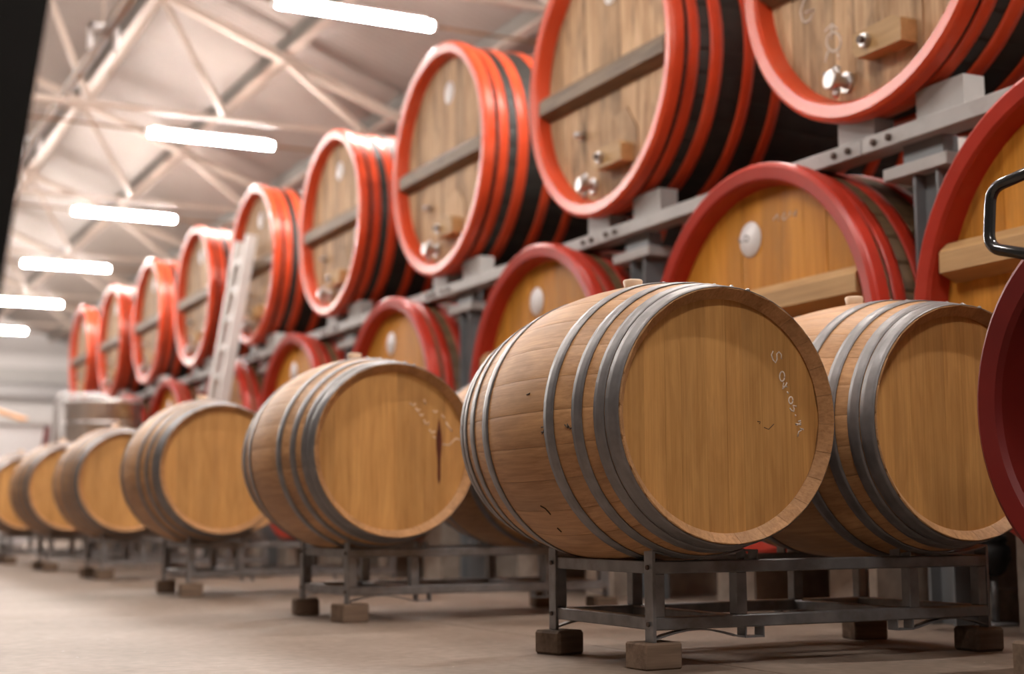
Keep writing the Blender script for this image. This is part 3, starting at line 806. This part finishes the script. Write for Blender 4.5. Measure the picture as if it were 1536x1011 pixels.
for k, y in enumerate(UP_Y):
    R = 0.685 if k < 3 else 0.650
    rr = R-0.030+0.015
    for yc, w in ((0.12, 0.10), (-0.315, 0.115)):
        for p0 in (3.46, 4.63):
            q = []
            for j in range(6):
                yy = yc-w+2*w*j/5; q.append((yy, min(UPPER_Z+0.052, UPPER_Z+R-math.sqrt(rr*rr-yy*yy)-0.002)))
            o = MB().prism([(yc-w, BZ1), (yc+w, BZ1)]+q[::-1], 'X', p0, p0+0.09).build('chock', M['grey_steel'], st); o.location.y = y

# ------------------------------------------------------------------ ladder against the fifth upper cask
def ladder():
    root = empty('ladder', (3.06, 11.95, 0)); a = Vector((0, 0, 0)); top = Vector((0.285, -0.50, 2.62))
    w = Vector((0.0, 0.33, 0.0)); d = top.normalized()
    for q in (0, 1):
        MB().bar(w*q, w*q+top, 0.085, 0.055, (0, 1, 0)).build('rail', M['alu'], root)
        MB().bar(w*q+d*0.0, w*q+d*0.05, 0.075, 0.04, (0, 1, 0)).build('rubber_foot', M['rubber'], root)
    for k in range(11):
        p = top*((k+0.6)/11.4)
        MB().bar(p, p+w, 0.05, 0.045).build('rung', M['alu'], root)
    return tag(root, 'pale aluminium ladder leaning up against the upper casks', 'ladder')
ladder()

# ------------------------------------------------------------------ stainless tank, white bin, hose
tk = empty('steel_tank', (2.90, 15.0, 0))
tag(tk, 'open stainless steel tank standing past the end of the barrel row', 'tank')
MB().lathe([(0.32, 0.30), (0.42, 0.37), (1.48, 0.37), (1.50, 0.385), (1.525, 0.385), (1.53, 0.37), (1.50, 0.355), (0.5, 0.35), (0.42, 0.0)], 40, 'Z').build('shell', M['stainless'], tk)
for z in (0.72, 1.02, 1.30):
    MB().lathe([(z-0.018, 0.371), (z-0.010, 0.380), (z+0.010, 0.380), (z+0.018, 0.371)], 40, 'Z', close=True).build('band', M['stainless'], tk)
for k in range(3):
    a = 2*PI*k/3+0.4
    MB().tube([(0.30*math.cos(a), 0.30*math.sin(a), 0), (0.30*math.cos(a), 0.30*math.sin(a), 0.42)], 0.025, 10).build('leg', M['stainless'], tk)
MB().tube([(-0.40, 0.05, 0.45), (-0.44, 0.05, 0.5), (-0.44, 0.05, 1.54), (-0.40, 0.05, 1.59), (-0.2, 0.0, 1.59), (0.02, 0, 1.59), (0.05, 0, 1.55), (0.05, 0, 1.4)], 0.022, 8).build('dip_pipe', M['stainless'], tk)
MB().tube([(-0.37, 0.02, 0.60), (-0.42, 0.02, 0.60)], 0.03, 10).build('pipe_bracket', M['stainless'], tk)

bn = empty('plastic_bin', (2.02, 17.6, 0))
tag(bn, 'white plastic bin with a grey rim beyond the far barrels', 'bin')
MB().prism([(-0.62, 0.12), (0.58, 0.12), (0.68, 1.42), (-0.72, 1.42)], 'Y', -0.5, 0.5).build('tub', M['white_plastic'], bn)
MB().box(-0.76, 0.72, -0.54, 0.54, 1.40, 1.46, 0.01).build('rim', M['wall_band'], bn)
MB().prism([(0.60, 0.95), (0.66, 0.95), (0.72, 1.40), (0.66, 1.40)], 'Y', -0.53, -0.505).build('red_strap', M['red_dark'], bn)
for x in (-0.5, 0.4):
    MB().box(x-0.07, x+0.07, -0.45, 0.45, 0, 0.12, 0.01).build('skid', M['white_plastic'], bn)
hz = [(0.7-0.20*k, -0.1-0.03*k, 1.485+0.0*k+0.36*(k/6.0)**1.5) for k in range(7)]
hose_pts = [(2.62-0.10, 17.3, 1.485), (2.45, 17.3, 1.50), (2.25, 17.3, 1.56), (2.0, 17.3, 1.66), (1.75, 17.3, 1.76), (1.5, 17.35, 1.80), (1.30, 17.4, 1.72), (1.2, 17.4, 1.5), (1.17, 17.4, 1.0), (1.15, 17.4, 0.4), (1.1, 17.4, 0.05), (0.7, 17.5, 0.03)]
tag(MB().tube(hose_pts, 0.026, 8).build('orange_hose', M['orange_hose']), 'orange hose slung over the white plastic bin', 'hose')

# ------------------------------------------------------------------ hopper at the left, hand truck at the right
hp = empty('hopper', (-0.10, 2.02, 0))
tag(hp, 'dark steel hopper with outward sloping side', 'hopper')
def hop_x(z): return on_y(3, 430, 1.75).x+0.10 + (z-on_y(3, 430, 1.75).z)*((on_y(75, 0, 1.75).x-on_y(3, 430, 1.75).x)/(on_y(75, 0, 1.75).z-on_y(3, 430, 1.75).z))
z0, z1 = 0.50, 1.45
a, b = hop_x(z0), hop_x(z1)
m = MB(); vs = []
for z, xr, g in ((z0, a, 0.0), (z1, b, 0.0)):
    xl = -0.55-(xr-a)
    vs += [(xl, -0.27, z), (xr, -0.27, z), (xr, 0.45, z), (xl, 0.45, z)]
for z, xr in ((z1, b), (z0+0.05, a)):
    xl = -0.55-(xr-a)
    vs += [(xl+0.02, -0.25, z), (xr-0.02, -0.25, z), (xr-0.02, 0.43, z), (xl+0.02, 0.43, z)]
fs = [(3, 2, 1, 0)]
for q in (0, 4, 8):
    for j in range(4): fs.append((q+j, q+(j+1) % 4, q+4+(j+1) % 4, q+4+j))
fs.append((12, 13, 14, 15)); m.add(vs, fs); m.build('bin_body', M['hopper'], hp)
for x in (-0.50, a-0.09):
    for y in (-0.22, 0.40): MB().box(x-0.03, x+0.03, y-0.03, y+0.03, 0, z0+0.02).build('leg', M['hopper'], hp)

ht = empty('hand_truck', (2.33, 2.16, 0))
tag(ht, 'hand truck with a glossy black bent-tube handle in front of the small dark red cask', 'hand truck')
pA = on_y(1486, 283, 2.40); pB = on_y(1483, 372, 2.40)
def hl(v): return (v.x-2.33, v.y-2.16, v.z)
tip = [Vector(hl(pA)), Vector(hl(pB))]
tz, bz = tip[0].z, tip[1].z
rc = 0.035
A0, A1 = Vector((0.02, -0.02, tz+0.03)), Vector((0.02, -0.02, bz-0.075))
C0, C1 = tip[0]+Vector((0, 0.0, 0.0)), tip[1]
def corner(p, q, r):
    u, w2 = (p-q).normalized(), (r-q).normalized(); out = []
    for k in range(7):
        t = k/6; out.append((q+u*rc)*(1-t)**2 + q*(2*t*(1-t)) + (q+w2*rc)*t*t)
    return out
lp = [A0]+corner(A0, C0, C1)+corner(C0, C1, A1)+[A1]
MB().tube(lp, 0.013, 12).build('handle', M['black_tube'], ht)
MB().tube([(0.02, -0.02, 0.02), (0.02, -0.02, tz+0.06)], 0.016, 12).build('mast', M['black_tube'], ht)
MB().box(-0.26, 0.06, -0.16, 0.10, 0.0, 0.012).build('toe_plate', M['black_tube'], ht)
for y in (-0.14, 0.08):
    MB().lathe([(-0.02, 0.04), (-0.018, 0.075), (0.018, 0.075), (0.02, 0.04)], 20, 'Y', c=(0.03, y, 0.0752), close=True).build('wheel', M['rubber'], ht)
MB().tube([(0.03, -0.16, 0.075), (0.03, 0.10, 0.075)], 0.012, 8).build('axle', M['chrome'], ht)

# ------------------------------------------------------------------ things on the floor under the casks
w0 = on_y(1495, 928, 3.90)
o = MB().box(0, 0.42, -0.30, 0.05, 0, 0.105, 0.006).build('concrete_kerb', M['concrete_dark']); o.location = (w0.x, 3.95, 0)
tag(o, 'rough brown concrete kerb stone on the floor past the rack', 'kerb')
cvp = on_y(1490, 838, 3.75)
v = empty('drain_valve', (cvp.x, 3.75, 0)); tag(v, 'black rounded drain valve on a thin grey stand behind the rack', 'valve')
MB().tube([(0, 0, 0), (0, 0, cvp.z-0.03)], 0.012, 10).build('stand_pipe', M['galv'], v)
MB().lathe([(-0.055, 0.02), (-0.045, 0.035), (0.0, 0.058), (0.035, 0.055), (0.05, 0.040), (0.055, 0.046), (0.075, 0.046), (0.08, 0.0)], 24, 'Z', c=(0, 0, cvp.z)).build('valve_body', M['rubber'], v)
MB().lathe([(0.0, 0.0), (0.0, 0.07), (0.008, 0.07), (0.012, 0.02)], 16, 'Z').build('foot_plate', M['galv'], v)
